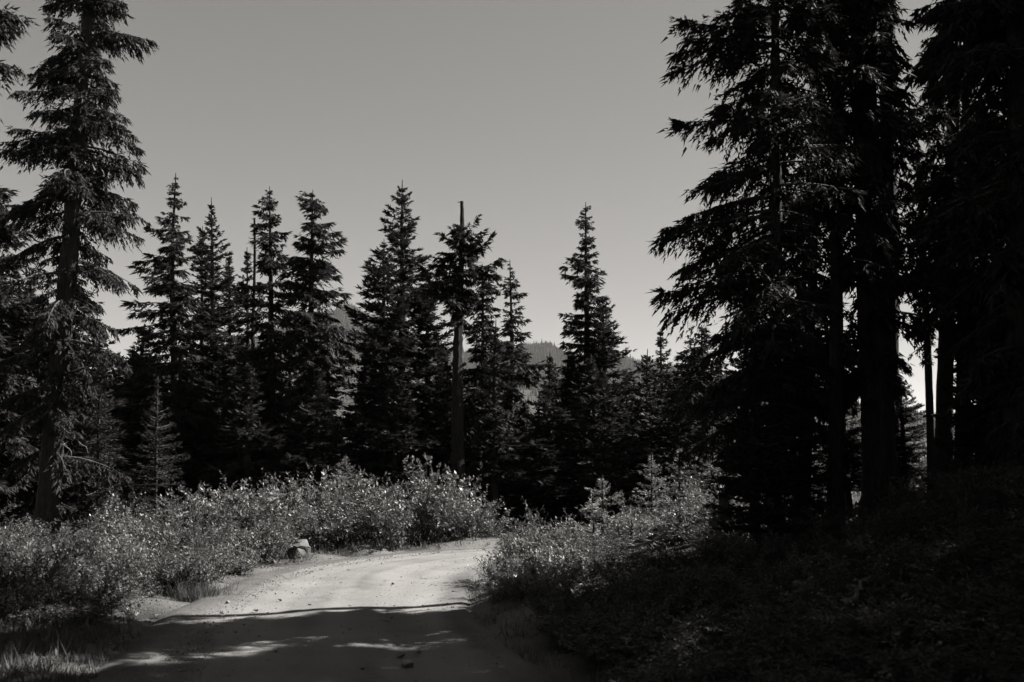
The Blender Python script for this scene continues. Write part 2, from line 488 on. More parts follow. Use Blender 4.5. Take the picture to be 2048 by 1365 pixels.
def crown_mesh(mb, g, H, lean, prof, spec, extra=()):
    """branches with flat or hanging sprays; prof: rows (height, left radius, right radius)"""
    prof = prof[np.argsort(prof[:, 0])]
    zlo, zhi = prof[0, 0], prof[-1, 0]
    rmax = lambda z: np.interp(z, prof[:, 0], np.maximum(prof[:, 1], prof[:, 2]))
    # heights: whorls for firs, loose for hemlocks
    zz = []
    z = zlo
    while z < zhi - 0.05:
        step = spec['step'] * (0.45 + 0.55 * min(1.0, rmax(z) / 1.0)) * g.uniform(0.75, 1.25)
        nb = max(3, int(round(spec['nb'] * g.uniform(0.8, 1.2))))
        a0 = g.uniform(0, 6.28)
        for i in range(nb):
            zz.append((min(zhi - 0.03, z + g.normal(0, spec['zj'])), a0 + i * 2 * math.pi / nb + g.normal(0, 0.25)))
        z += step
    lump = [(g.uniform(1.6, 4.2), g.uniform(1, 3), g.uniform(0, 6.28)) for _ in range(4)]
    branches = []
    for z, az in zz:
        z = max(z, zlo)
        rl, rr = np.interp(z, prof[:, 0], prof[:, 1]), np.interp(z, prof[:, 0], prof[:, 2])
        c = math.cos(az)
        r = rl * (1 - c) / 2 + rr * (1 + c) / 2
        q = sum(math.sin(f * z + round(k) * az + p) for f, k, p in lump) / 2.0
        r *= np.clip(1.0 + spec['lump'] * (q - 0.6), 0.3, 1.08) * g.uniform(0.7, 1.06)
        if g.random() < spec['miss'] or (math.sin(az) < -0.45 and g.random() < spec['clear']): continue
        tt = (z - zlo) / max(zhi - zlo, 0.1)
        p = spec['p0'] + (spec['p1'] - spec['p0']) * tt ** 1.5 + g.normal(0, 0.08)
        branches.append((z, az, max(r, 0.035), p, spec['droop'] * g.uniform(0.7, 1.3) * (1 - 0.6 * tt), 1.0))
    for e in extra: branches.append(e)
    sp, M, nl, nw, hang = spec['sp'], spec['M'], spec['nl'], spec['nw'], spec['hang']
    ns = 7
    tubesP, tubesR = [], []
    for z, az, r, p, dr, dens in branches:
        t = z / H
        o = np.array((float(lean[0](t)), float(lean[1](t)), z))
        h = np.array((math.cos(az), math.sin(az), 0))
        side = np.array((-math.sin(az), math.cos(az), 0))
        bend = g.normal(0, 0.14) * r
        up = spec['uptip']
        def pos(s):
            s = s[:, None]
            return o + h * r * s + side * bend * s * s + np.array((0, 0, 1.)) * r * (p * s - dr * s ** 2 + up * s ** 4)
        s = np.linspace(0, 1, ns)
        tubesP.append(pos(s)); tubesR.append((0.006 + spec['limb'] * r) * (1 - s) ** 0.8 + 0.003)
        fine = min(1.0, max(0.4, r / 0.7))
        n = max(4, int(r / (sp * (0.5 + 0.5 * fine)) * dens))
        si = np.sort(g.uniform(spec['bare'] if r > 0.5 else 0.02, 1, n)) ** 0.9
        bp = pos(si); tan = unit(pos(si + 0.02) - bp)
        sgn = np.where(np.arange(n) % 2 == 0, 1.0, -1.0)[:, None]
        pv = unit(np.cross(tan, np.array((0, 0, 1.)))) * sgn
        beta = R(62) * (1 - 0.75 * si ** 3)[:, None] + g.normal(0, spec['wild'], (n, 1))
        hg = hang * g.uniform(0.2, 1.6, (n, 1))
        td = unit(np.cos(beta) * tan + np.sin(beta) * pv + np.array((0, 0, -1.)) * hg + g.normal(0, 0.12, (n, 3)) + np.array((0, 0, 1.)) * g.normal(0, spec['wild'], (n, 1)))
        ll = (np.minimum(spec['tw'] * r, spec['twmax']) * np.minimum(si / 0.3, 1) * (1 - si) ** 0.6 + spec['twmin'] * fine) * g.uniform(0.35, 1.3, n)
        # leaflets along every twig
        j = (np.arange(M) + 0.5) / M
        uu = (j[None] + g.uniform(-0.4, 0.4, (n, M)) / M)
        lb = bp[:, None] + td[:, None] * (ll[:, None] * uu)[..., None]
        sag = np.array((0, 0, -1.)) * (ll[:, None] * uu ** 2 * 0.35 * hang)[..., None]
        lb = lb + sag + g.normal(0, 0.012, (n, M, 3))
        tp = unit(np.cross(td, np.array((0, 0, 1.))))[:, None] * np.where(np.arange(M) % 2 == 0, 1.0, -1.0)[None, :, None]
        gam = g.uniform(0.35, 0.95, (n, M, 1)) * (1 - 0.5 * uu[..., None])
        ld = unit(np.cos(gam) * td[:, None] + np.sin(gam) * tp + np.array((0, 0, -1.)) * hang * g.uniform(0, 1.1, (n, M, 1)) + np.array((0, 0, 1.)) * spec['perk'] * g.uniform(0, 1, (n, M, 1)) + g.normal(0, 0.12, (n, M, 3)))
        nrm = unit(np.array((0, 0, 1.)) + g.normal(0, spec['roll'], (n, M, 3)))
        wx = unit(np.cross(ld, nrm))
        L = nl * fine * g.uniform(0.6, 1.35, n * M); W = nw * (0.35 + 0.65 * fine) * g.uniform(0.7, 1.2, n * M)
        add_needles(mb, lb.reshape(-1, 3), ld.reshape(-1, 3), wx.reshape(-1, 3), L, W, 0)
    add_tubes(mb, np.array(tubesP), np.array(tubesR), 4, 1)


BASE = dict(step=0.36, nb=7, zj=0.12, lump=0.25, miss=0.06, p0=-0.1, p1=0.5, droop=0.25, uptip=0.08, sp=0.043, M=8, nl=0.19, nw=0.068, hang=0.25,
            limb=0.010, bare=0.08, tw=0.42, twmax=0.55, twmin=0.08, perk=0.1, roll=0.5, wild=0.2, clear=0.0)
FIR = dict(BASE, step=0.36, nb=8, zj=0.05, miss=0.1, lump=0.35, p0=-0.18, p1=0.55, droop=0.02, uptip=0.10, hang=0.1, perk=0.25)
HEM = dict(BASE, step=0.31, nb=8, zj=0.16, lump=0.32, miss=0.1, p0=-0.1, p1=0.35, droop=0.35, uptip=0.12, hang=0.45, perk=0.12)
SPARSE = dict(HEM, step=0.36, nb=7, miss=0.12, lump=0.42)
FILL = dict(FIR, step=0.36, nb=8, sp=0.07, M=7, nl=0.26, nw=0.1)
BIG = dict(HEM, step=0.27, nb=7, zj=0.2, lump=0.5, miss=0.12, p0=0.02, p1=0.25, droop=0.5, uptip=0.05, sp=0.032, M=11, nl=0.13, nw=0.042, hang=0.75,
           limb=0.014, bare=0.16, tw=0.4, twmax=0.5, twmin=0.1, roll=0.9, wild=0.34, clear=0.25)
YOUNG = dict(FIR, step=0.21, nb=7, sp=0.035, M=8, nl=0.075, nw=0.026, twmin=0.05, perk=0.3, p0=-0.05, p1=0.6, limb=0.008, lump=0.1)


def conifer(name, label, cat, group, Y, foot, top, prof, spec, dia, seed, sway=0.04, needle=None, extra=(), extra_parts=None, trunk_kw=None, wide=1.28):
    """foot = photo column of the trunk base, top = (column, row) of the tip, prof = rows (row, left reach, right reach)"""
    g = np.random.default_rng(seed)
    X0 = at(foot, 1000, Y)[0]
    z0 = float(ground_z(np.array([X0]), np.array([Y]))[0])
    T = at(top[0], top[1], Y)
    H = T[2] - z0
    dx = T[0] - X0
    a1, a2, f1 = g.uniform(-sway, sway), g.uniform(-sway, sway), g.uniform(2, 4)
    lean = (lambda t: dx * t + a1 * np.sin(f1 * np.asarray(t) * 2) * np.asarray(t) , lambda t: a2 * np.sin(f1 * np.asarray(t) * 1.7) * np.asarray(t))
    rows = []
    for py, l, r in prof:
        q = at(1024, py, Y)
        k = Y / FPX * wide
        rows.append((q[2] - z0 - 0.012 * H * (py - top[1] < 6), l * k, r * k))
    rows = np.array(rows)
    root = empty(name, (X0, Y, z0))
    tag(root, label, cat, group)
    m = MB(); trunk_mesh(m, g, H, dia / 2, lean, **(trunk_kw or {}))
    m.build('trunk', BARK, root)
    ex = []
    for e in extra:                       # (row, reach px, azimuth, pitch, droop, density)
        ex.append((at(1024, e[0], Y)[2] - z0, e[2], e[1] * Y / FPX, e[3], e[4], e[5]))
    m = MB(); crown_mesh(m, g, H, lean, rows, spec, ex)
    m.build('crown', [needle or NEEDLE, TWIG], root)
    for p in (extra_parts or ()):          # bare dead limbs: (row, reach px, azimuth, pitch, droop)
        z = at(1024, p[0], Y)[2] - z0
        L = p[1] * Y / FPX
        t = z / H
        s = np.linspace(0, 1, 9)
        h = np.array((math.cos(p[2]), math.sin(p[2]), 0))
        P = np.array((float(lean[0](t)), float(lean[1](t)), z)) + h * (L * s)[:, None] + np.array((0, 0, 1.)) * (L * (p[3] * s - p[4] * s * s))[:, None]
        P[1:] += g.normal(0, 0.02, (8, 3))
        m = MB(); add_tubes(m, P, (0.006 + 0.02 * min(L, 1.2)) * (1 - s) ** 0.7 + 0.004, 6, 0)
        for q in range(4):
            i = g.integers(3, 8); d = unit(h * 0.5 + g.normal(0, 0.6, 3)); l2 = L * g.uniform(.12, .3)
            ss = np.linspace(0, 1, 4)
            add_tubes(m, P[i] + d * (l2 * ss)[:, None], 0.007 * (1 - ss) + 0.003, 4, 0)
        m.build('dead_branch', BARK_DEAD, root)
    return root


G_BACK = 'conifers standing beyond the bend of the road'
G_LEFT = 'conifers at the left side of the road'
G_RIGHT = 'tall conifers on the right bank'
G_FILL = 'dark conifers filling the back of the stand'

conifer('hemlock_tree', 'ragged hemlock with a bent tip, first tall tree right of the huge left hemlock', 'tree', G_BACK, 34, 352, (347, 346),
        [(348, 3, 3), (365, 14, 4), (385, 18, 14), (420, 20, 20), (480, 40, 30), (540, 78, 42), (600, 72, 50), (680, 84, 60), (800, 90, 80), (920, 80, 70)], SPARSE, 0.36, 101, 0.12)
conifer('fir_tree', 'slim fir with a needle-thin spire between two taller ragged hemlocks', 'tree', G_BACK, 36, 426, (424, 395),
        [(397, 2, 2), (430, 9, 9), (480, 20, 18), (550, 42, 28), (620, 52, 42), (700, 60, 50), (850, 70, 60), (930, 60, 60)], FIR, 0.34, 102)
conifer('fir_tree', 'short fir whose tip pokes out just left of the needle-thin spire', 'tree', G_BACK, 37, 404, (404, 452),
        [(454, 2, 2), (490, 14, 10), (560, 25, 20), (640, 36, 34), (760, 45, 45), (900, 50, 50)], FIR, 0.26, 103)
conifer('fir_tree', 'low pointed fir in the notch left of the bare dead spar', 'tree', G_BACK, 40, 460, (460, 503),
        [(505, 1, 1), (560, 15, 15), (640, 27, 27), (740, 36, 36), (850, 42, 42), (930, 42, 42)], FIR, 0.26, 104)
conifer('fir_tree', 'thin fir directly behind the bare dead spar', 'tree', G_BACK, 38, 497, (495, 495),
        [(497, 1, 1), (550, 12, 12), (620, 24, 20), (720, 32, 32), (850, 42, 42), (930, 42, 42)], FIR, 0.24, 105)
conifer('hemlock_tree', 'open hemlock with tiered drooping limbs just right of the bare dead spar', 'tree', G_BACK, 34, 540, (543, 372),
        [(374, 5, 4), (395, 14, 14), (425, 34, 18), (452, 36, 22), (500, 30, 36), (560, 46, 48), (620, 60, 54), (700, 62, 62), (820, 70, 70), (910, 55, 55)], SPARSE, 0.36, 106, 0.08)
conifer('hemlock_tree', 'broad shaggy hemlock with a double-pointed tip, left of the gap showing the far hill', 'tree', G_BACK, 33, 618, (626, 380),
        [(382, 10, 5), (400, 24, 14), (430, 20, 30), (455, 32, 38), (500, 40, 56), (560, 56, 72), (620, 62, 82), (690, 66, 80), (760, 50, 60), (880, 55, 50), (920, 45, 45)], HEM, 0.4, 107, 0.06,
        extra_parts=[(715, 62, 0.1, 0.1, 0.3), (735, 48, 0.5, -0.2, -0.5), (760, 50, -0.4, -0.1, 0.2)])
conifer('fir_tree', 'tallest symmetrical fir with a narrow even spire, left of the broken snag', 'tree', G_BACK, 36, 800, (806, 360),
        [(362, 2, 2), (400, 20, 20), (450, 30, 26), (500, 32, 38), (550, 52, 54), (600, 55, 58), (700, 80, 62), (800, 92, 62), (920, 95, 65)], dict(FIR, step=0.36, miss=0.08), 0.4, 108)
conifer('fir_tree', 'bushy fir with a rounded left shoulder leaning against the tallest fir', 'tree', G_BACK, 34.5, 766, (768, 478),
        [(480, 3, 3), (530, 30, 20), (580, 50, 32), (640, 64, 50), (720, 78, 60), (800, 82, 70), (920, 76, 65)], FIR, 0.36, 109)
conifer('fir_tree', 'dark dense fir filling the space between tallest fir and broken snag', 'tree', G_BACK, 36, 856, (856, 545),
        [(547, 4, 4), (590, 28, 26), (650, 44, 44), (750, 62, 54), (920, 62, 60)], FIR, 0.34, 110)
conifer('hemlock_tree', 'thin hemlock with a pale stem immediately right of the broken snag', 'tree', G_BACK, 33, 966, (964, 528),
        [(530, 12, 16), (550, 18, 28), (600, 32, 30), (660, 36, 32), (720, 32, 40), (800, 50, 50), (930, 50, 48)], HEM, 0.24, 111)
conifer('hemlock_tree', 'small tapering hemlock with a long low limb pointing right, second right of the snag', 'tree', G_BACK, 35, 1024, (1021, 520),
        [(522, 2, 2), (560, 15, 15), (600, 25, 22), (640, 22, 32), (690, 32, 42), (740, 32, 56), (800, 36, 38), (920, 46, 46)], SPARSE, 0.28, 112,
        extra=[(728, 72, 0.1, 0.02, 0.12, 1.5)])
conifer('fir_tree', 'short young-looking fir spire in front of the hazy far hill', 'tree', G_BACK, 32, 1098, (1098, 705),
        [(707, 1, 1), (750, 15, 15), (800, 28, 27), (870, 46, 42), (970, 55, 52)], FIR, 0.2, 113)
conifer('hemlock_tree', 'lone columnar hemlock with a knobbly club-shaped tip standing high against the sky', 'tree', G_BACK, 38, 1176, (1172, 404),
        [(406, 9, 8), (440, 16, 15), (480, 13, 18), (530, 33, 24), (560, 42, 34), (600, 28, 36), (640, 42, 36), (690, 44, 52), (760, 62, 62), (930, 70, 70)], dict(HEM, step=0.3, nb=7, droop=0.2, lump=0.3), 0.42, 114)
conifer('fir_tree', 'bushy fir pressed against the right side of the lone columnar hemlock', 'tree', G_BACK, 37, 1214, (1206, 592),
        [(594, 2, 2), (625, 10, 18), (660, 24, 30), (700, 36, 42), (760, 46, 56), (850, 56, 60), (960, 60, 60)], FIR, 0.34, 115)
conifer('fir_tree', 'narrow fir with a thin tip touching the big hemlock branches at right', 'tree', G_BACK, 36, 1322, (1322, 658),
        [(660, 1, 1), (700, 13, 13), (760, 26, 26), (850, 40, 38), (960, 46, 44)], FIR, 0.26, 116)
conifer('fir_tree', 'small rounded fir in the dip where the far hill meets the right-hand trees', 'tree', G_BACK, 35, 1294, (1295, 698),
        [(700, 3, 3), (735, 18, 15), (800, 30, 28), (900, 38, 38), (970, 40, 40)], FIR, 0.22, 117)
conifer('hemlock_tree', 'drooping hemlock with bare lower trunk behind the row of lit saplings', 'tree', G_BACK, 30, 1412, (1405, 650),
        [(652, 6, 6), (700, 40, 40), (760, 60, 55), (830, 66, 55), (880, 50, 46), (905, 20, 20)], HEM, 0.34, 118)

conifer('fir_tree', 'dark fir standing close against the right side of the broken snag', 'tree', G_BACK, 30.6, 990, (990, 640),
        [(642, 3, 3), (700, 22, 22), (800, 40, 40), (960, 48, 48)], FIR, 0.2, 119)

# firs filling the back of the stand
fills = [(228, 742, 33), (268, 690, 39), (310, 720, 41), (382, 700, 42), (470, 690, 43), (520, 690, 44), (585, 660, 42), (735, 700, 43), (705, 820, 41), (895, 680, 41), (930, 720, 43),
         (1000, 760, 41), (1056, 800, 38), (1140, 700, 43), (1250, 740, 42), (1345, 760, 41), (1380, 800, 37), (1455, 780, 34), (640, 850, 40)]
fills += [(px_, 815 - 110 * abs(math.sin(px_ * 1.7)) + (40 if 1030 < px_ < 1110 else 0), Y_) for px_, Y_ in [(p_, 30.5 + (p_ * 7 % 13)) for p_ in list(range(120, 650, 22)) + list(range(716, 1480, 22))]]
fills += [(20, 560, 31), (100, 600, 33), (-40, 520, 30), (262, 650, 35), (190, 630, 36), (130, 660, 30), (60, 690, 29), (1520, 800, 33), (1565, 840, 35), (1600, 870, 30), (1640, 845, 37), (1680, 880, 32), (1715, 850, 38), (1750, 890, 34), (1800, 880, 40), (2010, 800, 36), (2050, 760, 30)]
fills = [f for f in fills if not (abs(f[0] - 918) < 48 and f[2] < 33)]
protos = {}
for i, (px, py, Yd) in enumerate(fills):
    k = i % 4
    X0 = at(px, 1000, Yd)[0]; z0 = float(ground_z(np.array([X0]), np.array([Yd]))[0])
    H = at(px, py, Yd)[2] - z0
    if k not in protos:
        w = (72, 62, 80, 66)[k]
        o = conifer('fir_tree', 'shadowed fir in the black mass left of the broken snag', 'tree', G_FILL, Yd, px, (px, py),
                    [(py + 2, 2, 2), (py + 60, 20, 20), (py + 140, 0.65 * w, 0.65 * w), (py + 230, 0.95 * w, 0.9 * w), (1000, w, w)], FILL, 0.24, 300 + k)
        protos[k] = (o, H)
    else:
        o = copy_tree(protos[k][0])
        s = H / protos[k][1]
        o['label'] = 'shadowed fir in the black mass %s' % ('left of the broken snag' if px < 905 else 'between the broken snag and the slim bank hemlock' if px < 1490 else 'seen between the right bank trunks')
        o.location = (X0, Yd, z0); o.scale = (max(s, 0.85), max(s, 0.85), s); o.rotation_euler = (0, 0, rng.uniform(0, 6.28))

# ---- dead spar and broken snag
def spar(name, label, Y, foot, top, dia, tip, seed, twigs, group=None):
    g = np.random.default_rng(seed)
    X0 = at(foot, 1000, Y)[0]; z0 = float(ground_z(np.array([X0]), np.array([Y]))[0])
    T = at(top[0], top[1], Y); H = T[2] - z0; dx = T[0] - X0
    lean = (lambda t: dx * np.asarray(t) + 0.03 * np.sin(np.asarray(t) * 9), lambda t: 0.02 * np.sin(np.asarray(t) * 7))
    root = empty(name, (X0, Y, z0)); tag(root, label, 'dead tree', group)
    m = MB(); trunk_mesh(m, g, H, dia / 2, lean, 18, 90, 0.4, tip, 0.8, 0, 0.16)
    m.build('trunk', SNAGWOOD, root)
    for z_, L, az, p in twigs:
        z = at(1024, z_, Y)[2] - z0; t = z / H; L = L * Y / FPX
        s = np.linspace(0, 1, 6); h = np.array((math.cos(az), math.sin(az), 0))
        P = np.array((float(lean[0](t)), float(lean[1](t)), z)) + h * (L * s)[:, None] + np.array((0, 0, 1.)) * (L * p * s)[:, None] + g.normal(0, 0.01, (6, 3))
        m = MB(); add_tubes(m, P, 0.018 * (1 - s) + 0.008, 5, 0); m.build('dead_branch', BARK_DEAD, root)
    return root, lean, H, z0


spar('dead_tree', 'thin bare dead spar with stubby twigs rising among the left-hand group', 35, 508, (508, 436), 0.16, 0.03, 401,
     [(440, 8, 2.8, 0.6), (478, 14, 3.0, 0.2), (486, 10, 2.6, -0.4), (500, 9, 0.3, -0.2), (512, 12, 3.3, 0.4), (530, 11, 0.2, 0.2), (560, 12, 3.0, 0.3)])
spar('dead_tree', 'short leaning dead stem in the gap below the far hill', 33, 660, (672, 862), 0.13, 0.04, 402, [(880, 10, 0.2, 0.3), (905, 12, 3.0, 0.2)])
spar('dead_tree', 'grey broken-off trunk close beside the foot of the tall snag', 32, 951, (954, 870), 0.4, 0.14, 403, [(905, 10, 0.2, 0.1)])

root, lean, H, z0 = spar('snag_tree', 'tall broken-topped snag with a bare sunlit-edged trunk and a few living limbs', 30, 911, (923, 403), 0.42, 0.04, 404,
                         [(405, 9, 3.1, 0.05), (640, 14, 0.3, 0.2), (806, 16, 0.2, -0.2), (425, 4, 0.2, 0.5), (440, 5, 3.2, 0.3), (690, 8, 3.0, 0.2), (730, 9, 0.5, 0.3), (770, 10, 2.8, -0.3), (790, 22, -0.2, 0.1), (850, 10, 3.3, 0.2), (880, 12, 0.1, 0.3), (910, 8, 2.9, -0.2), (940, 9, 0.4, 0.2)])
root['category'] = 'tree'
g = np.random.default_rng(405)
def zz_(py): return at(1024, py, 30)[2] - z0
prof = np.array([(zz_(640), 30, 20), (zz_(600), 52, 40), (zz_(560), 70, 40), (zz_(530), 60, 56), (zz_(500), 38, 34), (zz_(470), 34, 40), (zz_(455), 20, 20)]) * np.array((1, 30 / FPX, 30 / FPX))
k = 30 / FPX
ex = [(zz_(505), 0.05, 62 * k, -0.1, -0.55, 1.6), (zz_(500), -0.3, 46 * k, 0.1, -0.6, 1.6), (zz_(470), 0.2, 34 * k, 0.2, -0.9, 1.8), (zz_(545), 0.0, 82 * k, 0.2, -0.1, 1.5), (zz_(540), 0.4, 78 * k, 0.1, 0.3, 1.5),
      (zz_(492), 3.1, 42 * k, 0.5, 0.0, 1.5), (zz_(560), 3.3, 78 * k, 0.25, 0.1, 1.5), (zz_(580), 2.9, 70 * k, 0.2, 0.3, 1.5)]
m = MB(); crown_mesh(m, g, H, lean, prof, dict(HEM, step=0.2, nb=7, miss=0.05, sp=0.04, droop=0.25), ex); m.build('crown', [NEEDLE, TWIG], root)

# ---- the left side
conifer('hemlock_tree', 'huge shaggy hemlock with heavy drooping boughs, its trunk standing in the left roadside shrubs', 'tree', G_LEFT, 22, 95, (222, -520),
        [(-520, 6, 6), (-260, 60, 60), (-80, 76, 84), (0, 84, 96), (60, 95, 108), (120, 112, 116), (210, 152, 128), (300, 150, 132), (350, 150, 146), (430, 150, 158), (500, 150, 130), (560, 160, 100), (620, 140, 120), (670, 140, 160), (740, 120, 140), (800, 100, 130), (840, 60, 80), (870, 20, 30)],
        BIG, 0.5, 201, 0.05, extra=[(915, 150, 0.15, 0.12, 0.45, 1.3), (930, 110, 0.9, 0.1, 0.5, 1.2), (900, 100, 2.8, 0.1, 0.5, 1.2), (905, 90, -0.8, 0.1, 0.6, 1.0)], wide=1.1,
        extra_parts=[(850, 70, 0.1, -0.3, 0.5), (880, 62, -0.5, 0.0, 0.5), (590, 60, 0.0, -0.2, 0.2)], trunk_kw=dict(k=28, n=90, rough=0.1))
conifer('hemlock_tree', 'dark hemlock cut off by the left frame edge, behind the huge shaggy one', 'tree', G_LEFT, 27, -35, (-25, 340),
        [(342, 10, 10), (400, 50, 50), (500, 70, 75), (600, 80, 92), (700, 90, 100), (800, 90, 100), (960, 80, 90)], HEM, 0.4, 202)
conifer('hemlock_tree', 'bushy low hemlock hidden behind the trunk of the huge shaggy one', 'tree', G_LEFT, 28, 62, (60, 540),
        [(542, 8, 8), (620, 50, 50), (720, 80, 80), (850, 90, 100), (1000, 85, 90)], HEM, 0.3, 203)
conifer('fir_tree', 'dark fir between the huge shaggy hemlock and the slender sapling', 'tree', G_LEFT, 29, 172, (172, 690),
        [(692, 4, 4), (760, 40, 36), (850, 70, 60), (1000, 80, 70)], FIR, 0.28, 204)
conifer('fir_tree', 'low dark fir crowding the right side of the huge hemlock trunk', 'tree', G_LEFT, 22.8, 200, (200, 720),
        [(722, 3, 3), (800, 26, 24), (900, 48, 44), (1050, 56, 54)], dict(FIR, step=0.24, sp=0.04, nl=0.13, nw=0.045), 0.12, 206)
conifer('hemlock_tree', 'near hemlock off the left edge with only its blurred bough tips hanging in', 'tree', G_LEFT, 9, -470, (-470, -700),
        [(-600, 100, 100), (-300, 330, 400), (-60, 400, 470), (60, 420, 465), (120, 380, 420), (230, 300, 380), (300, 300, 420), (420, 280, 340), (700, 250, 300)],
        dict(BIG, sp=0.03, step=0.4, nl=0.085, nw=0.028), 0.4, 205, wide=1.0, extra=[(-60, 505, 0.02, 0.0, 0.14, 2.2), (-90, 500, -0.15, 0.0, 0.15, 2.2), (0, 515, -0.06, 0.0, 0.14, 2.2), (40, 500, 0.1, 0, 0.15, 2), (230, 485, 0.0, 0.0, 0.1, 1.8), (-30, 500, 0.12, 0, 0.1, 2)])

# ---- the right bank
R1 = conifer('hemlock_tree', 'slim tall hemlock whose ragged left boughs reach over the bank against the sky', 'tree', G_RIGHT, 12.0, 1545, (1555, -330),
        [(-330, 10, 10), (-120, 90, 90), (0, 110, 110), (50, 195, 120), (90, 200, 120), (140, 150, 120), (200, 172, 130), (250, 200, 130), (330, 190, 130), (380, 170, 130), (420, 220, 140), (470, 222, 130), (520, 190, 130), (570, 226, 140), (600, 220, 130), (660, 222, 120), (740, 222, 100), (800, 200, 90), (850, 110, 60)],
        dict(BIG, step=0.22, droop=0.32, p0=-0.08, p1=0.1, sp=0.026, M=11, nl=0.1, nw=0.032, lump=0.35, hang=0.6), 0.17, 501, 0.03, wide=1.16,
        extra=[(55, 200, 3.1, 0.0, 0.0, 1.5), (75, 195, 3.3, -0.05, 0.1, 1.5), (240, 205, 3.05, 0.05, 0.1, 1.5), (420, 225, 3.1, -0.1, 0.12, 1.4), (440, 160, 3.0, -0.45, 0.0, 1.0), (560, 228, 3.2, -0.05, 0.1, 1.5)],
        trunk_kw=dict(k=20, n=80, rough=0.1, power=0.6))
R2 = conifer('hemlock_tree', 'thickest black trunk on the right bank, a tall hemlock rising out of frame', 'tree', G_RIGHT, 13.3, 1762, (1700, -560),
        [(-560, 10, 10), (-250, 120, 120), (0, 190, 150), (100, 170, 130), (200, 195, 120), (300, 190, 90), (350, 130, 110), (420, 150, 120), (450, 150, 60), (500, 160, 60), (540, 150, 130), (620, 140, 130), (700, 130, 90), (760, 110, 60), (800, 40, 40)],
        dict(BIG, step=0.25, nb=8, sp=0.032, M=10, nl=0.125, nw=0.042, droop=0.4, lump=0.5, miss=0.2), 0.44, 502, 0.03, wide=1.16,
        extra_parts=[(462, 62, 0.1, 0.3, 0.9), (545, 60, 3.0, -0.3, 0.4), (250, 60, 2.9, -0.5, 0.1), (262, 50, -0.2, -0.6, -0.2)], trunk_kw=dict(k=28, n=90, rough=0.1, power=0.55))
conifer('hemlock_tree', 'slender hemlock with a thin dark stem between the slim and the thickest bank trees', 'tree', G_RIGHT, 13.6, 1603, (1640, 150),
        [(152, 8, 8), (260, 50, 50), (350, 70, 60), (450, 85, 76), (600, 85, 85), (750, 85, 85), (850, 66, 66), (880, 20, 20)], dict(BIG, step=0.24, sp=0.034, M=10, nl=0.13, nw=0.044), 0.17, 503, 0.03, trunk_kw=dict(power=0.55))
R3 = conifer('hemlock_tree', 'straight bare-based hemlock lit by the bright gap right of the thickest trunk', 'tree', G_RIGHT, 14, 1884, (1925, -420),
        [(-420, 10, 10), (-200, 70, 70), (0, 86, 100), (150, 66, 110), (300, 76, 110), (450, 86, 110), (560, 70, 110), (630, 30, 100), (700, 10, 70)], dict(BIG, step=0.24, sp=0.034, M=10, nl=0.13, nw=0.044), 0.24, 504, 0.03, trunk_kw=dict(power=0.55))
conifer('hemlock_tree', 'leaning pole-thin hemlock just left of the bright gap in the right-hand trees', 'tree', G_RIGHT, 14.3, 1866, (1838, 290),
        [(292, 6, 6), (400, 40, 40), (480, 56, 50), (600, 60, 46), (680, 40, 30), (720, 10, 10)], dict(BIG, sp=0.034, M=10, nl=0.13, nw=0.044), 0.12, 505, 0.03, trunk_kw=dict(power=0.5))
R5 = conifer('fir_tree', 'black bushy fir with level feathery tiers at the foot of the slim tall hemlock', 'tree', G_RIGHT, 11.5, 1508, (1502, 640),
        [(642, 4, 4), (700, 30, 32), (800, 52, 56), (900, 68, 76), (1000, 70, 84), (1060, 60, 80)], dict(YOUNG, step=0.12, miss=0.03, sp=0.026, M=9, nl=0.09, nw=0.034), 0.14, 506)
conifer('fir_tree', 'black fir with level tiers against the bright gap near the right frame edge', 'tree', G_RIGHT, 12.6, 1968, (1968, 260),
        [(262, 6, 6), (400, 44, 50), (600, 66, 80), (750, 70, 90), (850, 80, 100), (900, 76, 100), (965, 70, 90)], dict(YOUNG, step=0.19, nb=8, sp=0.028, M=9, nl=0.1, nw=0.036), 0.16, 507)
R6 = conifer('hemlock_tree', 'dense black hemlock filling the right frame edge from bank to sky', 'tree', G_RIGHT, 11.2, 2045, (2030, -800),
        [(-800, 10, 10), (-400, 100, 100), (-100, 150, 150), (100, 150, 160), (300, 140, 160), (500, 130, 160), (700, 110, 150), (850, 90, 140), (940, 60, 100)], dict(BIG, step=0.22, nb=8, sp=0.032, M=10, nl=0.12, nw=0.042, miss=0.05, lump=0.3), 0.34, 508, 0.03, trunk_kw=dict(power=0.6))

conifer('hemlock_tree', 'dense dark hemlock filling the gap between the slim and the thickest bank trunks', 'tree', G_RIGHT, 13.1, 1668, (1672, -330),
        [(-330, 10, 10), (-100, 80, 80), (150, 90, 90), (400, 96, 90), (600, 100, 80), (740, 90, 60), (800, 30, 30)], dict(BIG, step=0.3, nb=7, sp=0.042, M=10, nl=0.13, nw=0.042, lump=0.55, miss=0.25), 0.2, 511, 0.03, trunk_kw=dict(power=0.55))
conifer('hemlock_tree', 'dense dark hemlock just behind the straight bare-based one on the bank', 'tree', G_RIGHT, 13.6, 1925, (1945, -380),
        [(-380, 10, 10), (-100, 80, 80), (150, 90, 100), (400, 80, 110), (560, 50, 110), (700, 20, 100), (800, 10, 60)], dict(BIG, step=0.3, nb=7, sp=0.042, M=10, nl=0.13, nw=0.042, lump=0.55, miss=0.25), 0.2, 512, 0.03, trunk_kw=dict(power=0.55))
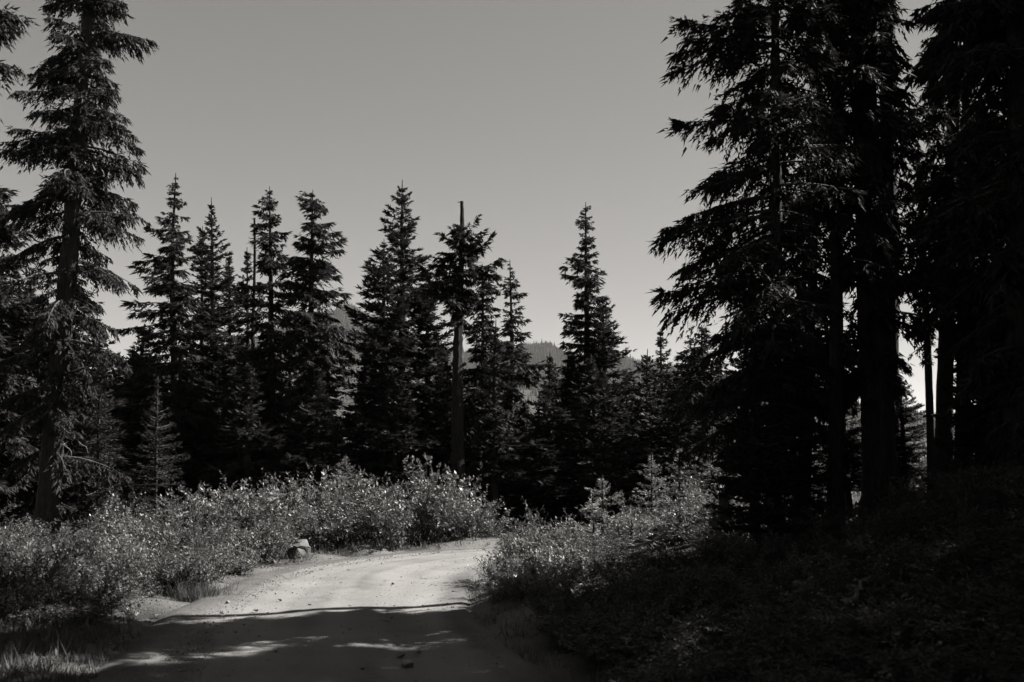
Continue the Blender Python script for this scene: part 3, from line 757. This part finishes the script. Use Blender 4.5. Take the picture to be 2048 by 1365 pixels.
for px, Yf, s_, rz, lab in ((1592, 13.0, 0.8, 2.0, 'black fir with low tiers between the slim hemlock and the slender stem'), (1695, 14.4, 0.72, 4.0, 'black fir with low tiers just left of the thickest bank trunk'),
                       (1812, 14.6, 0.6, 1.0, 'small black fir just right of the thickest bank trunk'), (2005, 12.4, 0.95, 5.2, 'black fir with low tiers in the right frame edge darkness')):
    o = copy_tree(R5)
    x = at(px, 1000, Yf)[0]
    o.location = (x, Yf, float(ground_z(np.array([x]), np.array([Yf]))[0])); o.rotation_euler = (0, 0, rz); o.scale = (s_ * 1.15, s_ * 1.15, s_)
    o['label'] = lab
conifer('hemlock_tree', 'added bare-stemmed shade hemlock half hidden behind the thickest bank trunk', 'tree', G_RIGHT, 15.0, 1780, (1770, -950),
        [(-950, 10, 10), (-700, 110, 110), (-400, 150, 150), (-160, 140, 140), (-90, 60, 60)], dict(BIG, step=0.3, nb=7, sp=0.042, M=10, nl=0.13, nw=0.042), 0.3, 513, 0.03, trunk_kw=dict(power=0.6))  # hemlock added so its crown above the frame shades the left verge
# companions beside the road outside the picture, which shade the near bank and the near road
for (x, y, s, rz, src) in ((6.6, 9.6, 1.0, 1.0, R6), (7.4, 7.0, 0.95, 2.4, R2), (9.0, 11.8, 1.05, 4.0, R6), (9.6, 8.6, 1.0, 5.1, R2), (6.4, 4.2, 0.9, 0.4, R6), (8.9, 5.0, 1.0, 3.3, R6), (11.2, 13.6, 1.1, 0.9, R2), (12.6, 15.6, 1.1, 5.5, R6), (11.0, 10.4, 1.0, 3.9, R6), (5.6, 6.9, 0.85, 4.4, R6), (13.5, 12.3, 1.0, 0.2, R6), (10.8, 6.4, 1.0, 2.8, R2), (5.9, 7.7, 0.8, 0.5, R5), (6.3, 9.0, 0.9, 2.0, R5), (5.1, 5.6, 0.8, 4.0, R5), (7.9, 8.6, 1.0, 1.1, R5), (7.0, 10.9, 0.9, 3.0, R5),
                          (8.6, 2.4, 1, 0.3, R6), (5.2, -1.5, 1, 1.3, R2), (8, -4, 1, 2.3, R6), (3.6, -6.5, 1, 3.3, R2), (0.8, -17, 1, 4.3, R6), (-4.6, -4.5, 1, 5.3, R2), (-7.4, -1.2, 1, 0.8, R6), (-9.0, 3.6, 1, 1.8, R2), (-5.4, -10, 1, 2.8, R6), (-11.5, 6.5, 1, 3.8, R6), (4.5, -12, 1, 0.1, R6), (-8.5, -6, 1, 1.1, R2)):
    o = copy_tree(src)
    o.location = (x, y, float(ground_z(np.array([x]), np.array([y]))[0])); o.rotation_euler = (0, 0, rz); o.scale = (s, s, s)
    o['label'] = 'dark conifer of the roadside forest standing beyond the frame edge'


# ---- young firs
def sapling(label, Y, foot, top, base_row, half, seed, group='young firs among the roadside shrubs', spec=YOUNG, needle=NEEDLE_YOUNG, dia=0.05):
    h = base_row - top
    return conifer('fir_sapling', label, 'young tree', group, Y, foot, (foot + 1, top), [(top + 2, 1, 1), (top + 0.14 * h, 0.13 * half, 0.13 * half), (top + 0.35 * h, 0.5 * half, 0.5 * half), (top + 0.65 * h, 0.85 * half, 0.85 * half), (base_row, half, half)], spec, dia, seed, 0.01, needle)


sapling('slender young fir with a long bare pale leader, right of the huge left hemlock', 20.5, 314, 752, 1020, 56, 601, spec=dict(YOUNG, step=0.26, miss=0.1), needle=NEEDLE, dia=0.09)
sapling('little sunlit fir right of the road with a stepped pointed top above bright shrubs', 16.6, 1204, 950, 1090, 66, 602, dia=0.07)
sapling('dense low fir in front of the stepped pointed one, right of the road bend', 15.6, 1186, 1040, 1120, 62, 603)
sapling('small fir with a narrow lit tip, left one of the pair before the bare trunk', 19.6, 1302, 905, 1040, 40, 604)
sapling('small frosted-looking fir, right one of the pair before the bare trunk', 19.2, 1357, 895, 1040, 44, 605)
sapling('taller lit young fir touching the black bushy fir on the bank', 19, 1424, 850, 1030, 58, 606, dia=0.08)
sapling('tiny fir sprouting beside the fallen branches on the right bank', 15.5, 1262, 1040, 1100, 30, 607)
sapling('thin shaded young fir seen in the light gap between two bank trunks', 17, 1652, 880, 1010, 40, 608)
sapling('second thin shaded young fir close to the thickest bank trunk', 17, 1688, 900, 1000, 34, 609)
sapling('small dark fir at the back of the willow thicket, below the far hill', 27, 690, 910, 1010, 40, 610)


# ------------------------------------------------------------------ shrubs
def shrub_meshes(seed, h, w, nstem, ntw, nleaf, L, W, leaf, upright, cluster=0.0):
    """two meshes: stems and foliage"""
    g = np.random.default_rng(seed)
    st, fo = MB(), MB()
    SP, SR = [], []
    for i in range(nstem):
        az = g.uniform(0, 6.28); out = w * 0.5 * math.sqrt(g.uniform(0.02, 1)); hh = h * g.uniform(0.6, 1.05) * (1 - 0.35 * (out / (w * 0.5)) ** 2)
        s = np.linspace(0, 1, 7)
        b0 = np.array((math.cos(az), math.sin(az), 0)) * g.uniform(0, 0.12) * w
        dirh = np.array((math.cos(az), math.sin(az), 0))
        P = b0 + dirh * (out * s ** (1.4 if upright else 0.9))[:, None] + np.array((0, 0, 1.)) * (hh * s ** (0.9 if upright else 0.75))[:, None] - np.array((0, 0, 0.1)) * (1 - s)[:, None]
        P[1:] += g.normal(0, 0.02 * h, (6, 3))
        SP.append(P); SR.append(0.004 + 0.008 * h * (1 - s))
        for j in range(ntw):
            u = g.uniform(0.1, 1) ** 0.75
            k = u * 6; a = int(min(k, 5)); q = P[a] * (1 - (k - a)) + P[a + 1] * (k - a)
            d = unit(np.array((0, 0, 0.55)) + dirh * 0.3 + g.normal(0, 0.6, 3))
            tl = h * g.uniform(0.1, 0.26)
            n = max(3, int(nleaf * g.uniform(0.7, 1.3)))
            uu = np.sort(g.uniform(0.1, 1, n))
            lb = q + d * (tl * uu)[:, None]
            pa = g.uniform(0, 6.28) + np.arange(n) * 2.4
            e1 = unit(np.cross(d, np.array((0.3, 0.2, 1.)))); e2 = np.cross(d, e1)
            ld = unit(d * 0.55 + e1 * np.cos(pa)[:, None] + e2 * np.sin(pa)[:, None] + g.normal(0, 0.25, (n, 3)))
            wx = unit(np.cross(ld, unit(np.array((0, 0, 1.)) + g.normal(0, 0.55, (n, 3)))))
            add_leaves(fo, lb, ld, wx, L * g.uniform(0.45, 1.4, n), W * g.uniform(0.5, 1.4, n), 0, 0.45)
            if j % 3 == 0:
                SP.append(q + d * (tl * s)[:, None]); SR.append(0.004 * (1 - s) + 0.0015)
    add_tubes(st, np.array(SP), np.array(SR), 4, 0)
    return st.mesh('stems', [TWIG]), fo.mesh('foliage', [leaf])


WILLOW = [shrub_meshes(700 + i, 1.5, 1.5, 22, 11, 9, 0.078, 0.03, LEAF, True) for i in range(4)]
ALDER = [shrub_meshes(720 + i, 1.5, 1.3, 17, 9, 8, 0.088, 0.062, LEAF_BROAD, True) for i in range(3)]
LOW = [shrub_meshes(740 + i, 0.7, 1.1, 30, 10, 8, 0.045, 0.024, LEAF_LOW, False) for i in range(4)]
MOUND = [shrub_meshes(760 + i, 0.9, 1.2, 26, 11, 9, 0.056, 0.026, LEAF_LOW, False) for i in range(3)]
LEAF_SHADE_TONED = leaf_mat('shade_toned_heath_leaf', 0.014, 0.06, 0.15, 0.6, 0.2)  # evergreen heath leaf, darkened to put the bank's shade into its colour
SHADE_TONED = [shrub_meshes(780 + i, 0.7, 1.15, 30, 14, 12, 0.05, 0.014, LEAF_SHADE_TONED, False) for i in range(4)]
LEAF_SUN_TONED = leaf_mat('sun_toned_leaf', 0.08, 0.26, 0.25, 0.5, 0.3)  # leaf lightened to put the strip's sunlight into its colour
SUN_TONED = [shrub_meshes(790 + i, 0.8, 1.0, 26, 11, 9, 0.06, 0.024, LEAF_SUN_TONED, True) for i in range(3)]
sg = np.random.default_rng(77)


def shrub(name, label, group, meshes, x, y, sc, scz, cat='shrub', sink=0.0):
    st, fo = meshes[sg.integers(len(meshes))]
    root = empty(name, (x, y, float(ground_z(np.array([x]), np.array([y]))[0]) - sink), sg.uniform(0, 6.28))
    root.scale = (sc, sc, scz)
    tag(root, label, cat, group)
    for nm, me in (('stems', st), ('foliage', fo)):
        o = bpy.data.objects.new(nm, me); COL.objects.link(o); o.parent = root
    return root


ORD = 'first second third fourth fifth sixth seventh eighth ninth tenth eleventh twelfth thirteenth fourteenth fifteenth sixteenth'.split()
# willow thicket round the outside of the bend
G_W = 'leafy shrubs of the thicket along the far side of the bend'
for i, px in enumerate(np.arange(600, 985, 42)):
    Yb = 19.9 + (px - 600) / 400 * 2.7
    x = at(px, 1000, Yb + 0.7)[0]
    shrub('willow_shrub', '%s fine-leaved willow shrub from the pale angular rock, front row outside the bend' % ORD[i], G_W, WILLOW, x, Yb + 0.65 + sg.uniform(-.1, .15), sg.uniform(0.8, 1.0), sg.uniform(0.72, 0.92) * (1 if px < 930 else 0.72))
for i, px in enumerate(np.arange(450, 960, 40)):
    Yb = 21.2 + max(px - 600, -120) / 400 * 2.6
    x = at(px, 1000, Yb + 1)[0]
    kind = ALDER if sg.random() < 0.55 else WILLOW
    shrub('willow_shrub' if kind is WILLOW else 'alder_shrub', ('%s shrub from the left in the rear thicket row, narrow-leaved' if kind is WILLOW else '%s shrub from the left in the rear thicket row, glinting round leaves') % ORD[i], G_W, kind, x, Yb + 1 + sg.uniform(-.2, .3), sg.uniform(0.85, 1.05), sg.uniform(0.92, 1.18))
for px, Yb, s, lab in ((492, 20.6, 1.0, 'round-leaved alder at the left end of the thicket, above the left verge'), (540, 20.6, 1.05, 'round-leaved alder at the thicket left end, nearer to the rock'), (872, 22.2, 1.2, 'tallest round-leaved alder, standing out of the thicket near the snag'),
                       (790, 20.9, 0.85, 'round-leaved alder reaching forward to the road in mid-thicket'), (938, 22.4, 0.6, 'lowest round-leaved alder, at the right end of the thicket')):
    x = at(px, 1000, Yb)[0]
    shrub('alder_shrub', lab, G_W, ALDER, x, Yb, 0.8 * s, s)

# left verge: shrubs from the thicket down to the grass
G_L = 'sunlit shrubs along the left verge'
ROWS = (['%s leafy shrub leftward from the rock along the road edge of the left verge' % w for w in ORD[:5]] + ['%s leafy shrub leftward from the rock, rear row of the left verge' % w for w in ORD[:7]]
        + ['%s mid-height shrub leftward from the grass tuft, middle of the left verge' % w for w in ORD[:10]])
for j, (px, Yb, hz) in enumerate(((540, 18.4, 0.55), (520, 18.2, 0.8), (470, 17.6, 0.85), (430, 17.0, 0.9), (380, 16.6, 0.9), (540, 19.6, 0.95), (500, 19.4, 1.15), (450, 19.0, 1.2), (405, 18.6, 1.15), (350, 18.6, 1.0), (300, 18.8, 1.0), (250, 19, 0.9),
                   (470, 16.6, 0.5), (425, 15.6, 0.55), (385, 15.2, 0.6), (330, 15.0, 0.7), (280, 15.4, 0.7), (230, 16, 0.7), (170, 16.6, 0.7), (110, 17, 0.65), (40, 17, 0.7), (-30, 17, 0.7))):
    x = at(px, 1000, Yb)[0]
    kind = (MOUND, WILLOW, MOUND, SHADE_TONED, MOUND, WILLOW, SUN_TONED)[sg.integers(7)]
    hz = hz * sg.uniform(0.7, 1.2)
    f = hz / (1.5 if kind is WILLOW else 0.9 if kind is MOUND else 0.75)
    shrub('roadside_shrub', ROWS[j], G_L, kind, x, Yb + sg.uniform(-.2, .2), max(f, 0.75) * sg.uniform(0.85, 1.1), f * 1.05)
for i in range(34):
    Yb = sg.uniform(11.2, 17); x = sg.uniform(-0.52 * Yb - 0.5, -4.75 - 0.25 * max(0, 12.8 - Yb))
    if float(road_dist(np.array([x]), np.array([Yb]))[0]) < HALF + 0.75: continue
    shrub('low_shrub', 'knee-high small-leaved shrub in the left roadside carpet', 'low shrubs of the left verge', SHADE_TONED if sg.random() < 0.35 else LOW, x, Yb, sg.uniform(0.6, 1.15), sg.uniform(0.35, 1.15))

for i in range(16):
    Yb = sg.uniform(11.3, 14.2); x = -4.35 - sg.uniform(0.0, 2.6) - 0.06 * (13 - Yb)
    shrub('low_shrub', 'knee-high small-leaved shrub in the left roadside carpet', 'low shrubs of the left verge', (LOW, SHADE_TONED, MOUND, LOW)[i % 4], x, Yb, sg.uniform(0.55, 0.95), sg.uniform(0.35, 0.95))
for i in range(10):
    Yb = sg.uniform(9.6, 11.4); x = -4.45 - sg.uniform(0.0, 1.6)
    shrub('low_shrub', 'knee-high small-leaved shrub in the left roadside carpet', 'low shrubs of the left verge', (SHADE_TONED, LOW)[i % 2], x, Yb, sg.uniform(0.5, 0.8), sg.uniform(0.35, 0.65))
for px, Yb, hz, lab in ((268, 20.4, 1.5, 'upright broad-leaved shrub just right of the huge hemlock trunk'), (390, 20.6, 1.5, 'upright broad-leaved shrub right of the slender sapling'), (215, 19.4, 1.1, 'leafy shrub at the foot of the huge hemlock, on its road side')):
    shrub('alder_shrub', lab, G_L, ALDER, at(px, 1000, Yb)[0], Yb, 0.6, hz / 1.5)
# right side: bright shrubs at the inside of the bend
G_R = 'sunlit shrubs on the right bank inside the bend'
for px, Yb, sc, hz in ((1000, 14.6, 0.7, 0.42), (1020, 14.9, 0.8, 0.6), (1050, 14.3, 0.8, 0.6), (1085, 14.8, 0.9, 0.75), (1110, 13.8, 0.8, 0.6), (1060, 13.2, 0.7, 0.5), (1020, 13.3, 0.6, 0.35), (1100, 12.8, 0.7, 0.45), (1130, 15.2, 0.9, 0.6), (1150, 14, 0.8, 0.5),
                       (1000, 12.3, 0.5, 0.28), (1045, 12.1, 0.6, 0.35), (1180, 14.4, 0.8, 0.45), (1220, 15, 0.8, 0.45), (1085, 12, 0.6, 0.35)):
    x = at(px, 1000, Yb)[0]
    shrub('low_shrub', 'sunlit fine-leaved shrub at the inside corner of the road bend', G_R, SUN_TONED if sg.random() < 0.5 else LOW, x, Yb, sc, hz / 0.7)
shrub('willow_shrub', 'upright wispy shrub with two tall shoots over the inside corner', G_R, WILLOW, at(1082, 1000, 15.6)[0], 15.6, 0.5, 0.7)
for px in np.arange(1150, 1470, 26):
    for Yb in (16.2, 17.4, 18.6):
        x = at(px + sg.uniform(-10, 10), 1000, Yb)[0]
        if sg.random() < 0.12: continue
        shrub('low_shrub', 'bright low shrub in the sunlit strip below the bank trees', G_R, SUN_TONED if px > 1240 or sg.random() < 0.4 else LOW, x, Yb + sg.uniform(-.3, .3), sg.uniform(0.75, 1.0), sg.uniform(0.55, 0.9) * (0.8 if px < 1330 and Yb > 17 else 1.0))
for px, Yb in ((1640, 19.5), (1675, 19), (1700, 18.6), (1725, 18.4), (1790, 18.5), (1830, 18.4), (1870, 18), (1935, 18), (1965, 18.4)):
    x = at(px, 1000, Yb)[0]
    shrub('low_shrub', 'bright shrub glimpsed between the trunks behind the dark bank', 'sunlit shrubs behind the right bank', MOUND, x, Yb, 1.2, sg.uniform(1.0, 1.5))

for px, Yb, hz, lab in ((1062, 15.4, 0.9, 'waist-high shrub at the inside corner, left of the wispy one'), (1112, 14.7, 0.85, 'waist-high shrub at the inside corner, right of the wispy one'), (1262, 18.6, 0.8, 'rounded shrub between the stepped pointed fir and the narrow lit fir tip'), (1392, 16.6, 0.9, 'tall sunlit shrub near the dark stump')):
    kind = MOUND if px != 1392 else SUN_TONED
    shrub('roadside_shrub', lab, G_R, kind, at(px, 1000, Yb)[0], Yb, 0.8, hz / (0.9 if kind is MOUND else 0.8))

# shaded bank
cnt = 0
while cnt < 150:
    Yb = sg.uniform(5.2, 15.2) if cnt % 3 else sg.uniform(5.2, 9.5); x = sg.uniform(0.2, 0.56 * Yb + 0.4)
    if float(road_dist(np.array([x]), np.array([Yb]))[0]) < HALF + 0.55: continue
    if x < 1.6 and Yb > 11.8: continue
    shrub('low_shrub', ('deep-shaded low shrub of the dark right bank, along the near frame bottom' if Yb < 8 else 'deep-shaded low shrub at the feet of the right bank trees' if x > 2.8 and Yb > 10.5 else 'deep-shaded low shrub on the dark slope between road and bank trees'), 'shaded shrubs on the right bank', SHADE_TONED if sg.random() < 0.85 else LOW, x, Yb, sg.uniform(0.75, 1.1), sg.uniform(0.45, 0.75) * (0.75 if Yb < 8 else 1))
    cnt += 1

# ------------------------------------------------------------------ rocks, stones, fallen wood, stump
def rock(name, label, cat, group, loc, size, seed, mat=ROCK, rz=0.0, cuts=15):
    g = np.random.default_rng(seed)
    bm = bmesh.new()
    bmesh.ops.create_icosphere(bm, subdivisions=3, radius=1)
    V = np.array([v.co[:] for v in bm.verts])
    for i in range(cuts):
        n = unit(g.normal(0, 1, 3)); d = g.uniform(0.3, 0.58)
        over = np.maximum(V @ n - d, 0)
        V = V - over[:, None] * n
    V = V + g.normal(0, 0.006, V.shape)
    V = V * np.array(size)
    for v, c in zip(bm.verts, V): v.co = c
    me = bpy.data.meshes.new(name); bm.to_mesh(me); bm.free()
    me.materials.append(mat)
    o = bpy.data.objects.new(name, me); COL.objects.link(o)
    o.location = tuple(float(c) for c in loc); o.rotation_euler = (0, 0, rz)
    if label: tag(o, label, cat, group)
    return o


p = at(597, 1104, 19.4)
gz = lambda x, y: float(ground_z(np.array([x]), np.array([y]))[0])
rock('rock', 'pale angular rock at the left road edge where the bend begins', 'rock', 'rocks by the bend', (p[0], p[1], 0.16), (0.42, 0.34, 0.32), 801, rz=0.4)
rock('rock', 'flat rock slab tucked against the top of the pale angular rock', 'rock', 'rocks by the bend', (p[0] + 0.02, p[1] + 0.2, 0.3), (0.34, 0.26, 0.15), 802, rz=1.0)
rock('rock', 'small rock low beside the pale angular rock, on its road side', 'rock', 'rocks by the bend', (p[0] + 0.03, p[1] - 0.25, 0.08), (0.22, 0.18, 0.16), 803)
proto = None
for px, py, s in ((800, 1318, .05), (815, 1338, .07), (838, 1312, .03), (552, 1310, .025), (786, 1172, .03), (784, 1240, .025), (620, 1215, .03), (512, 1226, .035), (446, 1238, .035), (905, 1220, .03), (632, 1118, .04), (560, 1205, .03), (455, 1210, .035), (700, 1265, .02), (725, 1345, .03)):
    Yd = EYE / math.tan(math.atan((py - 682.5) / FPX) - PITCH)
    q = at(px, py, Yd)
    if proto is None:
        o = proto = rock('stone', None, None, None, (0, 0, 0), (1.8, 1.5, 1.1), 810, STONE)
    else:
        o = proto.copy(); COL.objects.link(o)
    o.location = (q[0], q[1], 0.03 + 0.2 * s); o.scale = (s, s, s); o.rotation_euler = (0, 0, sg.uniform(0, 6))
    tag(o, 'dark fist-sized stone lying loose on the sandy road', 'stone', 'loose stones on the road')

FB = [('long pale fallen branch slanting down the sunlit bank', 1238, 1095, 15.0, 1335, 1130, 14.2), ('pale fallen branch crossing just above the two level ones', 1290, 1108, 14.8, 1345, 1128, 14.4),
      ('upper of two level bleached branches at the edge of the shade', 1255, 1134, 14.2, 1330, 1138, 13.9), ('lower of two level bleached branches at the edge of the shade', 1262, 1142, 13.8, 1340, 1146, 13.5),
      ('dim thin stick leaning among the shaded bank shrubs near the frame bottom', 1695, 1325, 7.0, 1735, 1285, 7.4)]
for i, (lab, x0, y0, Y0, x1, y1, Y1) in enumerate(FB):
    g = np.random.default_rng(820 + i)
    A, B = at(x0, y0, Y0), at(x1, y1, Y1)
    za, zb = gz(A[0], A[1]), gz(B[0], B[1])
    A[2], B[2] = za + 0.3, zb + 0.34
    s = np.linspace(0, 1, 10)[:, None]
    P = A + (B - A) * s + np.array((0, 0, -0.12)) * np.sin(s * 3.1) * g.uniform(-1, 1) + g.normal(0, 0.012, (10, 3))
    m = MB(); add_tubes(m, P, 0.022 * (1 - s[:, 0]) + 0.008, 6, 0)
    for q in range(3):
        k = g.integers(3, 9); d = unit((B - A) + g.normal(0, 0.5, 3)); ss = np.linspace(0, 1, 4)
        add_tubes(m, P[k] + d * (g.uniform(.15, .4) * ss)[:, None], 0.008 * (1 - ss) + 0.003, 4, 0)
    m.v = [v - A.astype(np.float32) for v in m.v]
    tag(m.build('fallen_branch', BARK_DEAD, None, A), lab, 'branch', 'fallen branches on the right bank')

S = at(1452, 1030, 15.6); zst = gz(S[0], S[1])
st = empty('tree_stump', (S[0], S[1], zst)); tag(st, 'short dark stump at the top of the sunlit shrubs, against the black fir', 'stump')
g = np.random.default_rng(840)
m = MB(); trunk_mesh(m, g, 0.62, 0.13, (lambda t: 0.02 * np.asarray(t), lambda t: 0 * np.asarray(t)), 20, 16, 0.5, 0.1, 0.5, 0, 0.1); m.build('trunk', BARK, st)
m = MB()
a = np.arange(20) * 2 * math.pi / 20
rr = 0.1 * g.uniform(0.7, 1, 20)
m.add(np.concatenate([np.stack([rr * np.cos(a) + 0.02, rr * np.sin(a), np.full(20, 0.61)], 1), np.stack([0.5 * rr * np.cos(a) + 0.02, 0.5 * rr * np.sin(a), 0.66 + g.uniform(0, 0.08, 20)], 1)]),
      np.stack([np.arange(20), (np.arange(20) + 1) % 20, 20 + (np.arange(20) + 1) % 20, 20 + np.arange(20)], 1))
m.build('splintered_top', BARK_DEAD, st)

# ------------------------------------------------------------------ stuff: grass, litter, gravel
def scatter(n, x0, x1, y0, y1, keep):
    x = sg.uniform(x0, x1, n); y = sg.uniform(y0, y1, n)
    d = road_dist(x, y)
    k = keep(x, y, d)
    return x[k], y[k], d[k]


mb = MB()
def tufts(x, y, per, hlo, hhi, w, spread):
    n = len(x)
    z = ground_z(x, y)
    b = np.stack([x, y, z], 1)[:, None] + np.concatenate([sg.normal(0, spread, (n, per, 2)), np.zeros((n, per, 1))], -1)
    d = unit(np.concatenate([sg.normal(0, 0.38, (n, per, 2)), np.ones((n, per, 1))], -1))
    wx = unit(np.cross(d, sg.normal(0, 1, (n, per, 3))))
    add_leaves(mb, b.reshape(-1, 3) - np.array((0, 0, .02)), d.reshape(-1, 3), wx.reshape(-1, 3), sg.uniform(hlo, hhi, n * per), w, 0, 0.3)


x, y, d = scatter(3200, -9, -3.5, 5, 21, lambda x, y, d: (d > HALF + 0.25 + 0.5 * sg.random(len(d))) & (W_mid(x, y) > -0.3))
tufts(x, y, 12, 0.06, 0.26, 0.008, 0.05)
x, y, d = scatter(1200, -6.2, -2.6, 4.5, 10.5, lambda x, y, d: (d > HALF + 0.1))
tufts(x, y, 12, 0.05, 0.17, 0.009, 0.06)
q = at(395, 1190, 13.4)
tufts(sg.normal(q[0], 0.18, 45), sg.normal(13.5, 0.2, 45), 24, 0.14, 0.36, 0.007, 0.05)
x, y, d = scatter(2600, -1, 4, 6, 20, lambda x, y, d: (d > HALF + 0.05) & (d < HALF + 1.4) & (W_mid(x, y) > -0.4))
tufts(x, y, 9, 0.05, 0.18, 0.008, 0.05)
x, y, d = scatter(900, -6, 6, 20, 25, lambda x, y, d: (d > HALF + 0.1) & (d < HALF + 1.2))
tufts(x, y, 10, 0.08, 0.25, 0.012, 0.06)
tag(mb.build('grass', GRASS), kind='stuff')

mb = MB()
x, y, d = scatter(22000, -14, 12, 4, 34, lambda x, y, d: d > HALF + 0.45)
n = len(x)
b = np.stack([x, y, ground_z(x, y) + 0.01], 1)
dv = unit(np.stack([sg.normal(0, 1, n), sg.normal(0, 1, n), sg.uniform(0.1, 1.2, n)], 1))
for rep in range(3):
    dd = unit(dv + sg.normal(0, 0.6, (n, 3)) + np.array((0, 0, .2)))
    wx = unit(np.cross(dd, np.array((0, 0, 1.)) + sg.normal(0, .3, (n, 3))))
    add_leaves(mb, b, dd, wx, sg.uniform(0.05, 0.14, n), sg.uniform(0.02, 0.05, n))
tag(mb.build('ground_cover', LEAF_LOW), kind='stuff')

mb = MB()
x, y, d = scatter(30000, -5.2, 3, 5, 24, lambda x, y, d: (d < HALF + 0.7) & ((sg.random(len(d)) < 0.1) | ((d > HALF - 0.75) & (x < -1.5))))
n = len(x)
s = np.exp(sg.normal(math.log(0.0075), 0.45, n)).clip(0.004, 0.02)
oct_ = np.array([(1, 0, 0), (0, 1, 0), (-1, 0, 0), (0, -1, 0), (0, 0, .7), (0, 0, -.7)], float)
zr = np.where(d < HALF - 0.1, 0.02, ground_z(x, y, d) + 0.01)
V = np.stack([x, y, zr], 1)[:, None] + (oct_[None] * sg.uniform(0.6, 1.3, (n, 6, 1)) + sg.normal(0, .15, (n, 6, 3))) * s[:, None, None]
tri = np.array([(0, 1, 4), (1, 2, 4), (2, 3, 4), (3, 0, 4), (1, 0, 5), (2, 1, 5), (3, 2, 5), (0, 3, 5)])
mb.add(V.reshape(-1, 3), (tri[None] + (np.arange(n) * 6)[:, None, None]).reshape(-1, 3))
tag(mb.build('gravel', STONE), kind='stuff')

hb = MB()
bx, by, bz = (-5200, 5200), (-400, 6100), (-150, 420)
hb.add([(x, y, z) for z in bz for y in by for x in bx], [(0, 2, 3, 1), (4, 5, 7, 6), (0, 1, 5, 4), (2, 6, 7, 3), (0, 4, 6, 2), (1, 3, 7, 5)])
hm, ht, ho = new_mat('air')
pv = ht.nodes.new('ShaderNodeVolumePrincipled'); pv.inputs['Density'].default_value = 0.000045; pv.inputs['Color'].default_value = (0.95, 0.93, 0.9, 1)
ht.links.new(pv.outputs[0], ho.inputs['Volume'])
tag(hb.build('haze', hm), kind='stuff')

mb = MB()
x, y, d = scatter(26000, -5.5, 4, 5, 23, lambda x, y, d: (d < HALF + 1.0) & (sg.random(len(d)) < 0.06 + 0.5 * sstep(HALF - 0.55, HALF + 0.2, d)))
n = len(x)
a_ = sg.uniform(0, 6.28, n)
dv = unit(np.stack([np.cos(a_), np.sin(a_), sg.normal(0, 0.1, n)], 1))
wx = unit(np.cross(dv, np.array((0, 0, 1.)) + sg.normal(0, .4, (n, 3))))
add_leaves(mb, np.stack([x, y, np.where(d < HALF - 0.1, 0.03, ground_z(x, y, d) + 0.015)], 1), dv, wx, np.exp(sg.normal(math.log(0.05), 0.6, n)), sg.uniform(0.004, 0.012, n), 0, 0.5)
tag(mb.build('needle_litter', TWIG), kind='stuff')

tot = sum(len(me.loops) - 2 * len(me.polygons) for me in bpy.data.meshes)
print('TRIANGLES', tot)
